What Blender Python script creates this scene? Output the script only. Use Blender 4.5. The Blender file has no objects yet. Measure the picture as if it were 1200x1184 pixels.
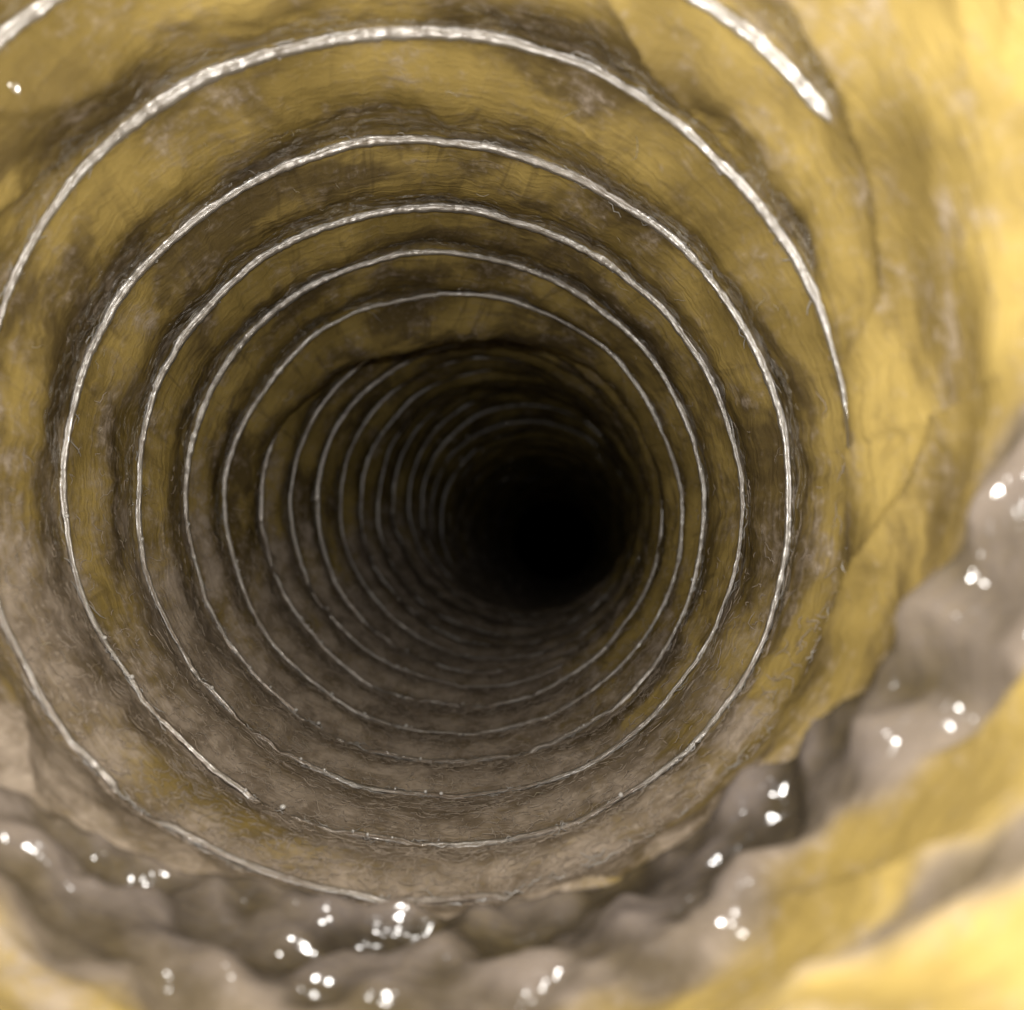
import bpy, math, random
import numpy as np

# ------------------------------------------------------------------ camera, light, exposure
scene = bpy.context.scene
col = scene.collection

cam_d = bpy.data.cameras.new("camera")
cam_d.sensor_width = 36.0
cam_d.lens = 30.0
cam_d.clip_start = 0.002
cam_d.clip_end = 20.0
cam_d.dof.use_dof = True
cam_d.dof.focus_distance = 0.205
cam_d.dof.aperture_fstop = 12.5
cam = bpy.data.objects.new("camera", cam_d)
cam.location = (0, 0, 0)
cam.rotation_euler = (math.radians(90), 0, 0)      # looks along +Y, down the duct
col.objects.link(cam)
scene.camera = cam

world = bpy.data.worlds.new("World")
scene.world = world
world.use_nodes = True
bg = world.node_tree.nodes["Background"]
bg.inputs[0].default_value = (0.9, 0.85, 0.8, 1)
bg.inputs[1].default_value = 0.0

# the phone's flash, set ahead of the lens so its light falls off faster
fl = bpy.data.lights.new("flash", 'SPOT')
fl.energy = 0.72
fl.spot_size = math.radians(176)
fl.spot_blend = 0.25
fl.shadow_soft_size = 0.0022
fl.color = (1.0, 0.955, 0.90)
flash = bpy.data.objects.new("flash", fl)
flash.location = (-0.006, 0.034, 0.021)
flash.rotation_euler = (math.radians(90), 0, 0)
col.objects.link(flash)

scene.view_settings.view_transform = 'Standard'
scene.view_settings.look = 'None'
scene.view_settings.exposure = 0.0
scene.view_settings.gamma = 1.0
try:
    scene.view_settings.use_curve_mapping = False
except Exception:
    pass
scene.render.engine = 'CYCLES'
scene.cycles.use_adaptive_sampling = True
scene.cycles.adaptive_threshold = 0.03
scene.cycles.adaptive_min_samples = 32
scene.cycles.max_bounces = 3
scene.cycles.diffuse_bounces = 1
scene.cycles.glossy_bounces = 2

rng = np.random.default_rng(7)
random.seed(7)

# ------------------------------------------------------------------ noise
_perm = np.random.default_rng(11).permutation(256)
_perm = np.concatenate([_perm, _perm, _perm])
_g = np.random.default_rng(5).normal(size=(256, 3))
_g /= np.linalg.norm(_g, axis=1)[:, None]

def perlin(x, y, z):
    xi = np.floor(x).astype(np.int64); yi = np.floor(y).astype(np.int64); zi = np.floor(z).astype(np.int64)
    xf = x - xi; yf = y - yi; zf = z - zi
    u = xf**3*(xf*(xf*6-15)+10); v = yf**3*(yf*(yf*6-15)+10); w = zf**3*(zf*(zf*6-15)+10)
    xi &= 255; yi &= 255; zi &= 255
    def gr(a, b, c):
        h = _perm[_perm[_perm[(xi+a) & 255] + ((yi+b) & 255)] + ((zi+c) & 255)]
        g = _g[h]
        return g[..., 0]*(xf-a) + g[..., 1]*(yf-b) + g[..., 2]*(zf-c)
    l = lambda a, b, t: a + (b-a)*t
    return 1.5*l(l(l(gr(0,0,0), gr(1,0,0), u), l(gr(0,1,0), gr(1,1,0), u), v),
                 l(l(gr(0,0,1), gr(1,0,1), u), l(gr(0,1,1), gr(1,1,1), u), v), w)

def fbm(x, y, z, n=3):
    s = 0; a = 1.0; t = 0
    for i in range(n):
        s = s + a*perlin(x*2**i + 17*i, y*2**i + 5*i, z*2**i + 9*i); t += a; a *= 0.5
    return s/t

def smooth(a, b, x):
    t = np.clip((x-a)/(b-a), 0, 1)
    return t*t*(3-2*t)

# ------------------------------------------------------------------ the duct's shape
R0 = 0.076
CL = np.array([  # depth, sideways, up  (millimetres)
    (-160, -16, 44), (-80, -16, 36), (0, -16.5, 28), (60, -17, 20.5), (90, -17.5, 16.5), (118, -17.8, 11.8), (149, -18, 6.3),
    (182, -17.8, 2.6), (219, -19, 0.7), (254, -19.7, -1.2), (290, -20, -2.4), (330, -19.6, -1.4),
    (362, -16.4, -0.8), (394, -12.8, -1.6), (428, -9, -2), (470, -5.5, -1.8), (510, -1.5, -0.6), (555, 4.0, 1.0),
    (590, 8.5, 1.0), (620, 12.5, -4), (660, 16.5, -12), (700, 20, -17), (800, 27, -23), (1000, 41, -34), (1300, 60, -50), (1640, 82, -68)], float)/1000
_vv = np.linspace(-0.16, 1.64, 3601)
def _sm(c):
    y = np.interp(_vv, CL[:, 0], c)
    k = np.exp(-0.5*(np.arange(-60, 61)/18.0)**2); k /= k.sum()
    yp = np.concatenate([y[0] + (np.arange(-60, 0))*(y[1]-y[0]), y, y[-1] + np.arange(1, 61)*(y[-1]-y[-2])])
    return np.convolve(yp, k, 'valid')
_cx, _cz = _sm(CL[:, 1]), _sm(CL[:, 2])
def centre(v):
    return np.interp(v, _vv, _cx), np.interp(v, _vv, _cz)

# where each turn of wire crosses (depth), with a little tilt of its own
WV = [-0.124, -0.088, -0.052, -0.016, 0.020, 0.054, 0.087, 0.1185, 0.149, 0.182, 0.219, 0.254, 0.290, 0.329, 0.361, 0.394,
      0.428, 0.466, 0.503, 0.541, 0.579, 0.616, 0.654, 0.692, 0.730, 0.768, 0.806, 0.845, 0.884, 0.925, 0.965] + [1.005 + 0.039*i for i in range(16)]
NW = len(WV)
_t = rng.normal(size=(NW, 4))*0.0011
_t[6:14] *= 0.5
def wire_v(k, th):
    a = _t[k]
    return WV[k] + a[0]*np.cos(th) + a[1]*np.sin(th) + a[2]*np.cos(2*th) + a[3]*np.sin(2*th)

def oval(th):
    return 1 + 0.019*np.cos(2*(th + math.radians(27)))

def ang(th, c):                       # signed angle difference
    return (th - c + math.pi) % (2*math.pi) - math.pi

def profile(t):                       # outward offset between two turns, 0 = behind a turn, 1 = at the next one
    tt = np.array([0, .10, .19, .28, .36, .43, .52, .66, .80, .92, 1.0])
    oo = np.array([4.2, 4.0, 2.6, 1.1, .25, .0, .35, 1.5, 2.8, 3.9, 4.3])/1000
    x = np.linspace(0, 1, 401); y = np.interp(x, tt, oo)
    k = np.exp(-0.5*(np.arange(-40, 41)/7.0)**2); k /= k.sum()
    yp = np.concatenate([y[-41:-1], y, y[1:41]])
    return np.interp(t, x, np.convolve(yp, k, 'valid'))

def phase(th, v):
    W = np.stack([wire_v(k, th) for k in range(NW)])       # NW x n(th)
    t = np.zeros(v.shape + th.shape); d = np.full_like(t, 1.0)
    for j in range(th.size):
        w = W[:, j]
        i = np.clip(np.searchsorted(w, v) - 1, 0, NW-2)
        t[:, j] = (v - w[i])/(w[i+1]-w[i])
        lo, hi = v - w[i], v - w[i+1]                     # signed distance to the nearer turn
        d[:, j] = np.where(np.abs(lo) < np.abs(hi), lo, hi)
    return np.mod(t, 1.0), d

def base_radius(TH, V, t):
    P = (np.cos(TH)*R0, V, np.sin(TH)*R0)
    s = 1/0.034
    lump = fbm(P[0]*s, P[1]*s*0.8, P[2]*s, 2)
    low = 0.5 - 0.5*np.sin(TH)
    r = R0*oval(TH) - 0.0020 + (profile(t) - 0.0042)*(1.0 - 0.3*low) + 0.0042 + 0.0024*lump
    # long folds running along the duct between the turns
    q = fbm(P[0]/0.011 + 3.1, P[1]/0.030, P[2]/0.011, 2)
    r = r + 0.0012*q*np.sin(math.pi*t)
    # insulation sagging from the top, part way in
    a = ang(TH, math.radians(103))
    r = r - 0.0125*np.exp(-(a/math.radians(44))**2)*np.exp(-((V-0.318)/np.where(V < 0.318, 0.017, 0.008))**2)
    # the side wall puffed out on the right, near the mouth
    a = ang(TH, math.radians(2))
    r = r - 0.0030*np.exp(-(a/math.radians(35))**2)*np.exp(-((V-0.128)/0.010)**2)
    return r

def crest(th):                        # a bunched fold of liner low down near the mouth
    x = np.degrees(ang(th, math.radians(-90)))
    return np.interp(x, [-120, -60, -20, 20, 45, 65, 90, 120], [0.104, 0.112, 0.1165, 0.117, 0.111, 0.100, 0.088, 0.075])

def ridge(q):
    return 1 - np.abs(q)*2

def crumple(TH, V):
    """creases of the bunched film: high on each sharp fold, low in the hollows"""
    P = (np.cos(TH)*R0, V, np.sin(TH)*R0)
    a = (ang(TH, math.radians(-70)))*R0                      # metres round the duct
    w1 = perlin(P[0]/0.022, P[1]/0.022 + 6, P[2]/0.022); w2 = perlin(P[0]/0.018 + 9, P[1]/0.018, P[2]/0.018 + 5)
    out = 0
    for deg, lam, amp, ph in ((84, 0.0170, 0.62, .1), (70, 0.0125, 0.42, .7), (104, 0.0105, 0.36, .4), (35, 0.0135, 0.30, .2),
                              (140, 0.0115, 0.28, .9), (8, 0.0160, 0.22, .5), (62, 0.0060, 0.13, .3), (118, 0.0052, 0.11, .6)):
        x = (a*math.cos(math.radians(deg)) + V*math.sin(math.radians(deg)))/lam + ph + 0.55*w1 + 0.35*w2*math.cos(ph*9)
        out = out + amp*(4*np.abs(np.mod(x, 1) - 0.5) - 1)   # flat facets meeting in sharp creases
    return out*0.62

def film_offset(TH, V, t, d):
    """how far the liner stands inside the insulation"""
    P = (np.cos(TH)*R0, V, np.sin(TH)*R0)
    o = 0.0011 + 0.0003*fbm(P[0]/0.012, P[1]/0.012, P[2]/0.012, 2)
    cr = ridge(perlin(P[0]/0.009 + 7, P[1]/0.020 + V*0, P[2]/0.009))
    o = o + 0.0004*np.clip(cr, 0, 1)**3
    cr2 = ridge(perlin(P[0]/0.0045 + 1, P[1]/0.0075 + 2, P[2]/0.0045))
    o = o + 0.00012*np.clip(cr2, 0, 1)**4
    # the fold
    a = ang(TH, math.radians(-76))
    amp = 0.0082*np.exp(-(np.abs(a)/math.radians(70))**3.0)*(1 + 0.35*fbm(P[0]/0.02, P[1]/0.05, P[2]/0.02 + 4, 2))
    c = crest(TH) + 0.003*fbm(P[0]/0.015 + 9, 0*V + 2.5, P[2]/0.015, 2)
    w = np.where(V > c, 0.0060, 0.0095)
    g = np.exp(-(np.abs(V-c)/w)**1.25)
    o = o + amp*g
    near = np.clip(fold_mask(TH, V), 0, 1)
    o = o + near*(0.0030*crumple(TH, V) + 0.0016*fbm(P[0]/0.012 + 31, P[1]/0.010, P[2]/0.012 + 3, 2))
    # broad soft folds of the loose liner near the mouth
    k4 = ridge(perlin(TH*2.4 + V*40, V*26 + 4, 0*V + 1.5))
    o = o + 0.0034*np.clip(k4, 0, 1)**2.5*smooth(0.155, 0.115, V)*(1 - near)
    return o

def fold_mask(TH, V):
    P = (np.cos(TH)*R0, V, np.sin(TH)*R0)
    e = V - crest(TH) + 0.008*fbm(P[0]/0.022 + 5, P[1]/0.020, P[2]/0.022, 3)
    side = np.exp(-(np.abs(ang(TH, math.radians(-66)))/math.radians(84))**4)
    left = smooth(-40, -75, np.degrees(ang(TH, 0.0)))        # the smear is broader along the bottom
    m = np.exp(-((e + 0.0045)/np.where(e < -0.0045, 0.0110 + 0.0085*left, 0.0120))**4)
    # a second, thinner smear nearer the mouth
    s2 = np.exp(-(np.abs(ang(TH, math.radians(-38)))/math.radians(30))**4)
    return np.maximum(side*m, 0.8*s2*np.exp(-((e + 0.036)/0.0060)**2))

def dust_amount(TH, V, t, d):
    P = (np.cos(TH)*R0, V, np.sin(TH)*R0)
    low = -np.sin(TH + math.radians(17))
    n = fbm(P[0]/0.030 + 2, P[1]/0.030 + 6, P[2]/0.030, 3)
    n2 = fbm(P[0]/0.010 + 2, P[1]/0.012 + 6, P[2]/0.010, 3)
    a = smooth(-0.05, 0.95, low + 0.55*n + 0.18*n2)
    base = 0.06 + 0.28*smooth(-0.10, 0.50, n2 + 0.5*n)        # grey bloom all over the liner
    D = np.clip(0.88*a + base, 0, 1)
    # a little more grey ahead of each turn of wire
    D = np.clip(D + 0.10*smooth(0.55, 0.9, t), 0, 1)
    # a bare patch or two where the yellow shows through
    for (c, v0, sa, sv, s) in ((-122, 0.166, 18, 0.011, 0.80), (-158, 0.137, 14, 0.012, 0.6), (-20, 0.128, 34, 0.014, 0.75)):
        D = D*(1 - s*np.exp(-(ang(TH, math.radians(c))/math.radians(sa))**2 - ((V-v0)/sv)**2))
    # the liner nearer the mouth than the fold is cleaner, but for creases that hold grime
    e = V - crest(TH)
    side = smooth(-0.4, 0.25, -np.sin(TH + math.radians(-40)))
    clean = smooth(-0.008, -0.018, e + 0.006*n2)*side
    st = fbm(TH*2.2 + V*46, TH*0.5 - V*9, 0*V + 3, 2)          # slanting streaks
    D = D*(1 - 0.9*clean) + 0.55*smooth(0.12, 0.42, st)*smooth(0.150, 0.115, V)
    D = np.maximum(D, fold_mask(TH, V))
    return np.clip(D, 0, 1)

# ------------------------------------------------------------------ mesh helper
def grid_mesh(name, P, uv=None, attr=None, wrap=True):
    """P: (nv, nu, 3); wraps around in u"""
    nv, nu = P.shape[:2]
    me = bpy.data.meshes.new(name)
    me.vertices.add(nv*nu)
    me.vertices.foreach_set("co", P.reshape(-1).astype(np.float32))
    i = np.arange(nv-1)[:, None]; j = np.arange(nu if wrap else nu-1)[None, :]; j2 = (j+1) % nu
    q = np.stack([i*nu+j + 0*j2, i*nu+j2, (i+1)*nu+j2, (i+1)*nu+j + 0*j2], -1).reshape(-1, 4)
    nf = len(q)
    me.loops.add(nf*4); me.loops.foreach_set("vertex_index", q.reshape(-1).astype(np.int32))
    me.polygons.add(nf)
    me.polygons.foreach_set("loop_start", (np.arange(nf)*4).astype(np.int32))
    me.polygons.foreach_set("loop_total", np.full(nf, 4, np.int32))
    me.polygons.foreach_set("use_smooth", np.ones(nf, bool))
    if uv is not None:
        for an, val in uv.items():
            a = me.attributes.new(an, 'FLOAT', 'POINT')
            a.data.foreach_set("value", val.reshape(-1).astype(np.float32))
    me.update(); me.validate()
    return me

def add(name, me, mat, parent=None):
    o = bpy.data.objects.new(name, me)
    me.materials.append(mat)
    col.objects.link(o)
    if parent is not None: o.parent = parent
    return o

# ------------------------------------------------------------------ materials
class N:
    def __init__(s, name):
        s.m = bpy.data.materials.new(name); s.m.use_nodes = True
        s.t = s.m.node_tree; s.t.nodes.clear()
        s.out = s.t.nodes.new("ShaderNodeOutputMaterial")
    def n(s, typ, **kw):
        nd = s.t.nodes.new(typ)
        for k, v in kw.items():
            if k.startswith('_'): setattr(nd, k[1:], v)
        return nd
    def set(s, nd, k, v):
        if hasattr(v, 'is_output') or isinstance(v, bpy.types.NodeSocket): s.t.links.new(v, nd.inputs[k])
        else: nd.inputs[k].default_value = v
    def math(s, op, a, b=0.0, c=None, clamp=False):
        nd = s.n("ShaderNodeMath", _operation=op, _use_clamp=clamp)
        s.set(nd, 0, a); s.set(nd, 1, b)
        if c is not None: s.set(nd, 2, c)
        return nd.outputs[0]
    def noise(s, vec, scale, detail=4, rough=0.55, dist=0.0):
        nd = s.n("ShaderNodeTexNoise"); s.set(nd, "Vector", vec)
        s.set(nd, "Scale", scale); s.set(nd, "Detail", detail); s.set(nd, "Roughness", rough); s.set(nd, "Distortion", dist)
        return nd.outputs[0]
    def attr(s, name):
        nd = s.n("ShaderNodeAttribute", _attribute_name=name); return nd.outputs["Fac"]
    def comb(s, x, y, z=0.0):
        nd = s.n("ShaderNodeCombineXYZ"); s.set(nd, 0, x); s.set(nd, 1, y); s.set(nd, 2, z); return nd.outputs[0]
    def mix(s, f, a, b):
        nd = s.n("ShaderNodeMix", _data_type='RGBA'); s.set(nd, 0, f); s.set(nd, 6, a); s.set(nd, 7, b); return nd.outputs[2]
    def ramp(s, f, lo, hi):
        nd = s.n("ShaderNodeMapRange", _interpolation_type='SMOOTHSTEP', _clamp=True)
        s.set(nd, 0, f); s.set(nd, 1, lo); s.set(nd, 2, hi); return nd.outputs[0]
    def bump(s, h, strength, dist, nrm=None):
        nd = s.n("ShaderNodeBump"); s.set(nd, "Height", h); s.set(nd, "Strength", strength); s.set(nd, "Distance", dist)
        if nrm is not None: s.set(nd, "Normal", nrm)
        return nd.outputs[0]

def mat_insulation():
    M = N("yellow_fibreglass")
    pos = M.n("ShaderNodeTexCoord").outputs["Object"]
    k = M.noise(pos, 120, 3)
    b = M.n("ShaderNodeBsdfPrincipled")
    M.set(b, "Base Color", M.mix(k, (0.55, 0.38, 0.08, 1), (0.80, 0.60, 0.16, 1)))
    M.set(b, "Roughness", 0.85); M.set(b, "Specular IOR Level", 0.1)
    M.t.links.new(b.outputs[0], M.out.inputs[0])
    return M.m

def mat_liner():
    """clear film lying on yellow fibreglass, with the dust that has settled on it"""
    M = N("dusty_clear_film_on_fibreglass")
    u, v, dust, fold = M.attr("au"), M.attr("av"), M.attr("dust"), M.attr("fold")
    crease, stain_by_light = M.attr("crease"), M.attr("stain_by_light")
    pos = M.n("ShaderNodeTexCoord").outputs["Object"]
    mid = M.noise(pos, 115, 3, 0.6)
    fine = M.noise(pos, 480, 3, 0.65)
    vv = M.math('ADD', v, M.math('MULTIPLY', mid, 0.005))
    f1 = M.noise(M.comb(M.math('MULTIPLY', u, 55), M.math('MULTIPLY', vv, 950)), 1.0, 2, 0.6, 0.25)
    f3 = M.noise(M.comb(M.math('ADD', M.math('MULTIPLY', u, 210), M.math('MULTIPLY', v, 60)), M.math('MULTIPLY', v, 45)), 1.0, 2, 0.6, 0.8)
    blot = M.noise(pos, 38, 2, 0.5)
    c = M.mix(M.ramp(blot, 0.36, 0.64), (0.265, 0.193, 0.058, 1), (0.45, 0.332, 0.106, 1))
    c = M.mix(M.math('MULTIPLY', M.ramp(mid, 0.50, 0.72), 0.35), c, (0.22, 0.16, 0.040, 1))
    c = M.mix(M.math('MULTIPLY', M.ramp(f1, 0.50, 0.68), 0.28), c, (0.135, 0.096, 0.032, 1))
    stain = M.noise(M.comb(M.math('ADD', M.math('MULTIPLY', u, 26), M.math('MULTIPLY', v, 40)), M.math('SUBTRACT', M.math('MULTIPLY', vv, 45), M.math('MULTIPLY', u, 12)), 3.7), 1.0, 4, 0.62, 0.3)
    c = M.mix(M.math('MULTIPLY', M.math('MULTIPLY', M.ramp(stain, 0.43, 0.62), 0.85), stain_by_light), c, (0.085, 0.060, 0.028, 1))
    c = M.mix(M.math('MULTIPLY', M.math('MULTIPLY', M.ramp(f3, 0.56, 0.68), 0.38), M.ramp(v, 0.135, 0.185)), c, (0.085, 0.060, 0.028, 1))
    x = M.math('ADD', dust, M.math('MULTIPLY', M.math('SUBTRACT', fine, 0.5), 1.15))
    x = M.math('ADD', x, M.math('MULTIPLY', M.math('SUBTRACT', mid, 0.5), 0.8))
    x = M.math('ADD', x, M.math('MULTIPLY', M.math('SUBTRACT', f1, 0.5), 0.5))
    a = M.math('MULTIPLY', M.ramp(x, 0.05, 1.0), 0.93, clamp=True)
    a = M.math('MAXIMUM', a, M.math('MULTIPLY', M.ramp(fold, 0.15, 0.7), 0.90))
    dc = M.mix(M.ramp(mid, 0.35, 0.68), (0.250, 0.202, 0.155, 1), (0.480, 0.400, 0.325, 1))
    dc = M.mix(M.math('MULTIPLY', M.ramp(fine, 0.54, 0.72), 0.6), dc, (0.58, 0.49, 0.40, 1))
    fc = M.mix(M.ramp(M.math('ADD', crease, M.math('MULTIPLY', M.math('SUBTRACT', mid, 0.5), 0.8)), -0.45, 0.55), (0.026, 0.021, 0.017, 1), (0.150, 0.128, 0.120, 1))  # light caught on ridges and shade in hollows are painted into the fold
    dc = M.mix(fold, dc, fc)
    b = M.n("ShaderNodeBsdfPrincipled")
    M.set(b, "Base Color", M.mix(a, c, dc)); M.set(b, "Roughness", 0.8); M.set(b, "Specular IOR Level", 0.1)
    M.set(b, "Normal", M.bump(M.math('ADD', M.math('ADD', fine, M.math('MULTIPLY', f3, 1.6)), M.math('MULTIPLY', f1, 1.15)), 0.5, 0.0006))
    # the crinkled gloss of the plastic; dust dulls it
    crk = M.noise(M.comb(M.math('MULTIPLY', u, 70), M.math('MULTIPLY', v, 330), 1.3), 1.0, 2, 0.6, 0.6)
    vor = M.n("ShaderNodeTexVoronoi", _feature='F1'); M.set(vor, "Vector", pos); M.set(vor, "Scale", 260.0)
    M.set(b, "Coat Weight", M.math('ADD', M.math('SUBTRACT', 0.50, M.math('MULTIPLY', a, 0.42)), M.math('MULTIPLY', fold, 0.85), clamp=True))
    M.set(b, "Coat Roughness", M.math('ADD', 0.11, M.math('MULTIPLY', fold, 0.05))); M.set(b, "Coat IOR", 1.5)
    M.set(b, "Coat Normal", M.bump(M.math('ADD', M.math('ADD', vor.outputs[0], M.math('MULTIPLY', crk, M.math('MULTIPLY', fold, 2.6))), M.math('MULTIPLY', mid, 1.5)), M.math('SUBTRACT', 0.32, M.math('MULTIPLY', fold, -0.02)), 0.0020))
    M.t.links.new(b.outputs[0], M.out.inputs[0])
    return M.m

def mat_wire():
    M = N("film_wrapped_wire")
    u, v, dust = M.attr("au"), M.attr("av"), M.attr("dust")
    st = M.noise(M.comb(M.math('MULTIPLY', u, 45), M.math('MULTIPLY', v, 6.0)), 1.0, 4, 0.7, 0.3)
    sp = M.noise(M.comb(M.math('MULTIPLY', u, 240), M.math('MULTIPLY', v, 2.0)), 1.0, 3, 0.6)
    b = M.n("ShaderNodeBsdfPrincipled")
    c = M.mix(M.ramp(st, 0.35, 0.66), (0.36, 0.33, 0.29, 1), (0.98, 0.97, 0.95, 1))
    bare = M.noise(M.comb(M.math('MULTIPLY', u, 38), M.math('MULTIPLY', v, 1.2)), 1.0, 3, 0.6)
    c = M.mix(M.math('MULTIPLY', M.math('ADD', M.math('MULTIPLY', dust, 0.8), 0.12), M.ramp(bare, 0.36, 0.60)), c, (0.32, 0.255, 0.20, 1))
    M.set(b, "Base Color", c); M.set(b, "Metallic", 0.75)
    M.set(b, "Roughness", 0.34); M.set(b, "Specular IOR Level", 0.8)
    M.set(b, "Coat Weight", 0.8); M.set(b, "Coat Roughness", 0.10)
    nb = M.bump(M.math('ADD', st, sp), 0.45, 0.0006)
    M.set(b, "Normal", nb); M.set(b, "Coat Normal", nb)
    M.t.links.new(b.outputs[0], M.out.inputs[0])
    return M.m

def mat_plain(name, c, rough=0.8, spec=0.3):
    M = N(name)
    pos = M.n("ShaderNodeTexCoord").outputs["Object"]
    b = M.n("ShaderNodeBsdfPrincipled")
    k = M.noise(pos, 90, 3)
    M.set(b, "Base Color", M.mix(k, tuple(x*0.75 for x in c) + (1,), tuple(min(1, x*1.25) for x in c) + (1,)))
    M.set(b, "Roughness", rough); M.set(b, "Specular IOR Level", spec)
    M.t.links.new(b.outputs[0], M.out.inputs[0])
    return M.m

M_INS, M_FILM, M_WIRE = mat_insulation(), mat_liner(), mat_wire()
M_LINT = mat_plain("grey_brown_lint", (0.52, 0.435, 0.35), 0.9, 0.1)
M_SHRED = mat_plain("frayed_clear_film", (0.60, 0.57, 0.53), 0.25, 0.9)
M_GLINT = mat_plain("glint_bead", (0.80, 0.78, 0.75), 0.14, 1.0)
M_GLINT.node_tree.nodes["Principled BSDF"].inputs["Coat Weight"].default_value = 1.0
M_FIBRE = mat_plain("pale_glass_fibre", (0.62, 0.55, 0.42), 0.5, 0.5)

# ------------------------------------------------------------------ the duct
duct = bpy.data.objects.new("flexible_duct", None)
duct.empty_display_size = 0.05
col.objects.link(duct)
duct["label"] = "insulated flexible air duct seen from inside, yellow fibreglass behind clear film with wire rings"
duct["category"] = "duct"

def vrange():
    return np.concatenate([np.arange(-0.14, 0.045, 0.0035), np.arange(0.045, 0.335, 0.00075),
                           np.arange(0.335, 0.62, 0.0014), np.arange(0.62, 1.0, 0.003), np.arange(1.0, 1.60, 0.006)])
NU = 640
th = np.linspace(0, 2*math.pi, NU, endpoint=False)
vs = vrange()
TH, V = np.meshgrid(th, vs)
t, d = phase(th, vs)
rb = base_radius(TH, V, t)

def place(TH, V, r):
    cx, cz = centre(V)
    return np.stack([cx + r*np.cos(TH), V, cz + r*np.sin(TH)], -1)

# insulation: inner face (just behind the liner), outer face and the two cut ends, one closed sleeve
kv, ku = 5, 4
Pi = place(TH[::kv, ::ku], V[::kv, ::ku], rb[::kv, ::ku] + 0.0025)
vo = vs[::40]
if vo[-1] < vs[::kv][-1]: vo = np.append(vo, vs[::kv][-1])
THo, Vo = np.meshgrid(th[::ku], vo)
Po = place(THo, Vo, R0*oval(THo) + 0.027)[::-1]
Pall = np.concatenate([Pi, Po, Pi[:1]])
add("insulation", grid_mesh("insulation", Pall), M_INS, duct)

off = film_offset(TH, V, t, d)
rf = rb - off
dust = dust_amount(TH, V, t, d)
Pf = place(TH, V, rf)
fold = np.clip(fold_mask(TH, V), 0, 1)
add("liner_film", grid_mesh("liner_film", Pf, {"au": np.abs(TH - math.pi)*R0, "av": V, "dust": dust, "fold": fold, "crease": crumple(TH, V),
                                           "stain_by_light": 1 - 0.75*smooth(0.125, 0.105, V - 0.02*np.sin(TH))}), M_FILM, duct)  # stain thinned towards the mouth to paint that wall as brighter lit

def film_r(a, v):
    """liner radius at arrays of angle and depth (nearest grid sample)"""
    j = np.round(a/(2*math.pi)*NU).astype(int) % NU
    i = np.clip(np.searchsorted(vs, v), 0, len(vs)-1)
    return rf[i, j], dust[i, j]

# wire rings, each its own part
NS, NR = 720, 10
ts = np.linspace(0, 2*math.pi, NS, endpoint=False)
for k in range(NW):
    if WV[k] > 1.59: continue
    wv = wire_v(k, ts)
    ns = NS if 0.05 < WV[k] < 0.5 else 240
    tk = np.linspace(0, 2*math.pi, ns, endpoint=False)
    wv = wire_v(k, tk)
    fr_, du = film_r(tk, wv)
    X, Z = np.cos(tk), np.sin(tk)
    n1 = fbm(X*6 + k*3.7, Z*6, 0*X + k*1.3, 3)
    n2 = fbm(X*40 + k*3.7, Z*40, 0*X + k*1.3, 3)
    # smooth the seat, the stiff wire does not follow every crinkle of the liner
    ker = np.exp(-0.5*(np.arange(-30, 31)/(ns/60.0))**2); ker /= ker.sum()
    seat = np.convolve(np.concatenate([fr_[-30:], fr_, fr_[:30]]), ker, 'valid')
    rc = seat - 0.0006 + 0.0007*n1
    if k == 7:      # buried under the fold low down and on the right
        rc = rc + 0.0070*smooth(math.radians(114), math.radians(98), np.abs(ang(tk, math.radians(-76))))
    if k == 8: rc = rc + 0.0042*smooth(math.radians(38), math.radians(28), np.abs(ang(tk, math.radians(-42))))
    if k in (5, 6): rc = rc + 0.0070
    n0 = fbm(X*1.6 + k*2.1, Z*1.6 + 4, 0*X + k*0.7, 2)
    rc = rc + (0.0026 if WV[k] > 0.44 else 0.0022)*np.clip(du - 0.42, 0, 1)*smooth(0.04 if WV[k] < 0.44 else -0.4, 0.50 if WV[k] < 0.44 else 0.28, n1 + 0.5*n0)      # sunk in the dust here and there
    rad = (0.00074 + 0.00030*np.clip(Z, -0.2, 1)*(k <= 11))*(1 + 0.55*n0 + 0.40*n1 + 0.35*n2)
    ph = np.linspace(0, 2*math.pi, NR, endpoint=False)
    PH, TK = np.meshgrid(ph, tk)
    lump = 1 + 0.16*perlin(np.cos(TK)*30 + 3*k, np.sin(TK)*30, np.cos(PH)*1.2)
    rr = rc[:, None] - rad[:, None]*lump*np.cos(PH)
    VV = wv[:, None] + rad[:, None]*lump*1.15*np.sin(PH)
    P = place(TK, VV, rr)
    P = np.concatenate([P, P[:1]])
    au = np.concatenate([np.abs(TK-math.pi)*R0, np.abs(TK[:1]-math.pi)*R0]) + k*0.61
    av = np.concatenate([np.abs(PH-math.pi), np.abs(PH[:1]-math.pi)])
    dd = np.concatenate([np.repeat(du[:, None], NR, 1), np.repeat(du[:1, None], NR, 1)])
    add("wire_ring", grid_mesh("wire_ring", P, {"au": au, "av": av, "dust": dd}), M_WIRE, duct)

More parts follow.
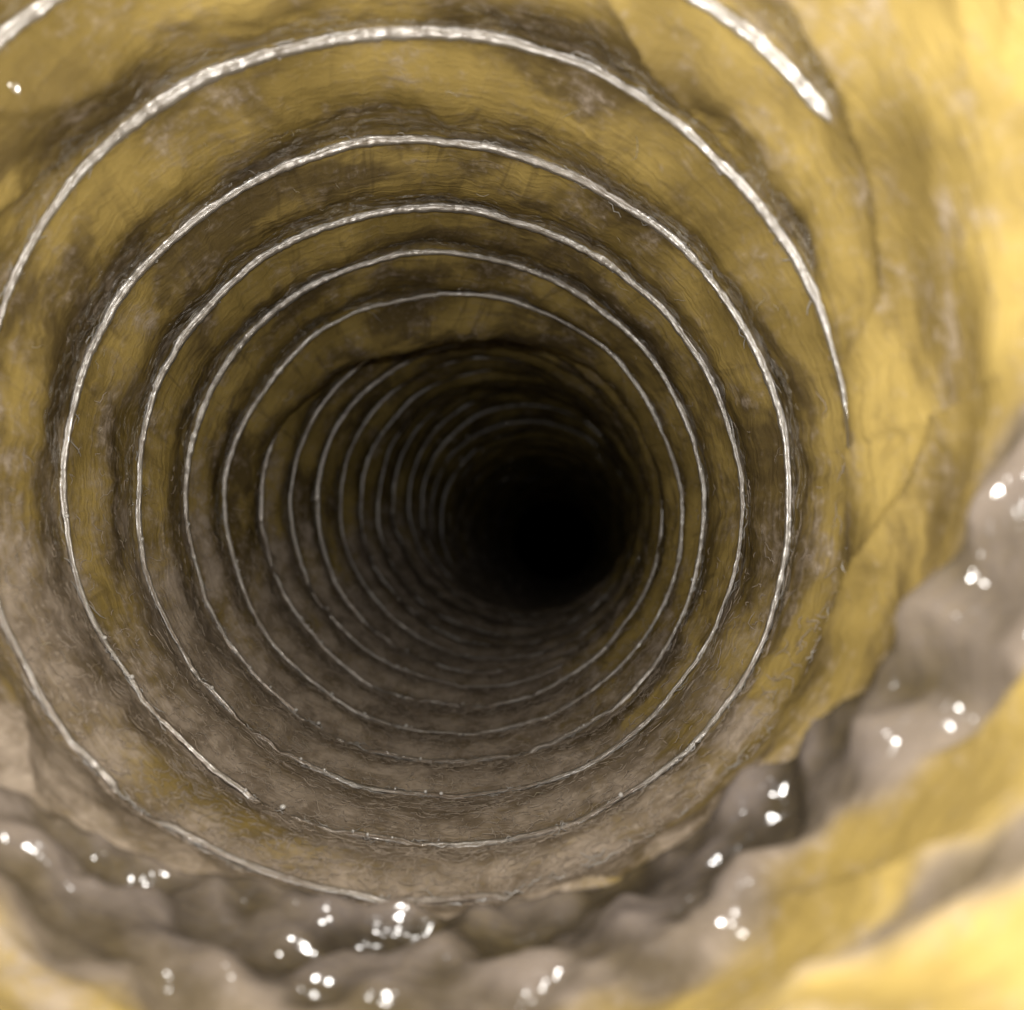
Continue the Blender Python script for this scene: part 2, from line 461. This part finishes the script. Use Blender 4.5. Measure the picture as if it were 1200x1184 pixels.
# ------------------------------------------------------------------ lint and stray fibres lying on the liner
def strands(n, vlo, vhi, th_of, length, rad, lift, curl, seed, turns=None):
    g = np.random.default_rng(seed)
    seg = 5
    v0 = vlo + (vhi-vlo)*g.random(n)**1.3
    a0 = th_of(g, n)
    if turns is not None:            # caught on the wire
        kk = g.choice(turns, n)
        v0 = np.array([wire_v(k, a) for k, a in zip(kk, a0)]) - 0.0004 + 0.0009*g.normal(size=n)
    L = length*(0.35 + 1.1*g.random(n)**2)
    dirn = g.random(n)*2*math.pi if turns is None else math.pi*g.integers(0, 2, n) + 0.35*g.normal(size=n)
    A = np.zeros((n, seg)); VV = np.zeros((n, seg)); H = np.zeros((n, seg))
    A[:, 0] = a0; VV[:, 0] = v0
    for s in range(1, seg):
        dirn = dirn + g.normal(size=n)*curl
        VV[:, s] = VV[:, s-1] + np.sin(dirn)*L/(seg-1)
        A[:, s] = A[:, s-1] + np.cos(dirn)*L/(seg-1)/R0
    H = lift*np.abs(g.normal(size=(n, seg)))
    r, _ = film_r(A, VV)
    P = place(A, VV, r - 0.00008 - H)
    W = rad*(0.6 + 0.8*g.random((n, 1)))*np.array([0.5, 1, 1, 1, 0.4])[None, :]
    T = np.gradient(P, axis=1); T /= np.linalg.norm(T, axis=2, keepdims=True) + 1e-12
    up = np.stack([np.cos(A), 0*A, np.sin(A)], -1)
    S = np.cross(T, up); S /= np.linalg.norm(S, axis=2, keepdims=True) + 1e-12
    U = np.cross(S, T)
    ring = []
    for q in range(3):
        an = q*2*math.pi/3 + math.pi/2
        ring.append(P + W[..., None]*(math.cos(an)*S + math.sin(an)*U))
    ring = np.stack(ring, 2)                     # n seg 3 3
    verts = ring.reshape(-1, 3)
    base = (np.arange(n)*seg*3)[:, None, None]
    i = np.arange(seg-1)[None, :, None]*3; q = np.arange(3)[None, None, :]; q2 = (q+1) % 3
    f = np.stack([base+i+q, base+i+q2, base+i+3+q2, base+i+3+q], -1).reshape(-1, 4)
    me = bpy.data.meshes.new("strands")
    me.vertices.add(len(verts)); me.vertices.foreach_set("co", verts.reshape(-1).astype(np.float32))
    nf = len(f)
    me.loops.add(nf*4); me.loops.foreach_set("vertex_index", f.reshape(-1).astype(np.int32))
    me.polygons.add(nf)
    me.polygons.foreach_set("loop_start", (np.arange(nf)*4).astype(np.int32))
    me.polygons.foreach_set("loop_total", np.full(nf, 4, np.int32))
    me.polygons.foreach_set("use_smooth", np.ones(nf, bool))
    me.update(); me.validate()
    return me

low_th = lambda g, n: np.radians(-92 + 38*g.normal(size=n))
lint = add("lint", strands(8500, 0.145, 0.43, low_th, 0.0042, 0.00010, 0.00012, 0.7, 3), M_LINT)
lint["kind"] = "stuff"
lint["label"] = "grey-brown lint and dust fibres lying along the bottom of the duct"
lint["category"] = "lint"

shred = add("film_shreds", strands(1100, 0, 1, lambda g, n: g.random(n)*2*math.pi, 0.0050, 0.00012, 0.0005, 0.15, 21,
                                   [8, 9, 10, 11, 12, 13]), M_SHRED, duct)
shred["kind"] = "stuff"

def beads(seed):
    """tiny beads added to stand in for glints on the wire, most of them low on the left, and a few far in on the roof"""
    g = np.random.default_rng(seed)
    sp = []
    for k in range(9, 19):
        for _ in range(9):
            a = math.radians(g.normal(-125, 38) if g.random() < 0.75 else g.uniform(-180, 180))
            wv = float(wire_v(k, np.array([a]))[0])
            r_, _d = film_r(np.array([a]), np.array([wv]))
            sp.append((a, wv - 0.0006, float(r_[0]) - 0.0013, 0.00026 + 0.00034*g.random()))
    for _ in range(12):
        a = math.radians(g.normal(128, 16)); wv = g.uniform(0.55, 0.95)
        r_, _d = film_r(np.array([a]), np.array([wv]))
        sp.append((a, wv, float(r_[0]) - 0.0003, 0.0006 + 0.0006*g.random()))
    import bmesh
    bm = bmesh.new()
    for a, wv, r_, q in sp:
        p = place(np.array([a]), np.array([wv]), np.array([r_]))[0]
        m = bmesh.ops.create_icosphere(bm, subdivisions=2, radius=q)
        sq = 0.8 + 0.4*g.random()
        for w in m["verts"]:
            w.co = (w.co.x*sq + p[0], w.co.y + p[1], w.co.z + p[2])
    for f in bm.faces: f.smooth = True
    me = bpy.data.meshes.new("glint_beads"); bm.to_mesh(me); bm.free()
    return me

glints = add("glint_beads", beads(31), M_GLINT)  # beads added as stand-ins for glints of the crinkled film
glints["kind"] = "stuff"
glints["label"] = "tiny beads added for the bright glints on the wire rings low on the left"
glints["category"] = "glint_beads"

def wire_th(g, n): return g.random(n)*2*math.pi
fib = add("glass_fibres", strands(200, 0.14, 0.40, wire_th, 0.004, 0.00006, 0.0004, 0.5, 9), M_FIBRE)
fib["kind"] = "stuff"
fib["label"] = "pale stray glass fibres clinging to the liner all round the duct"
fib["category"] = "fibres"
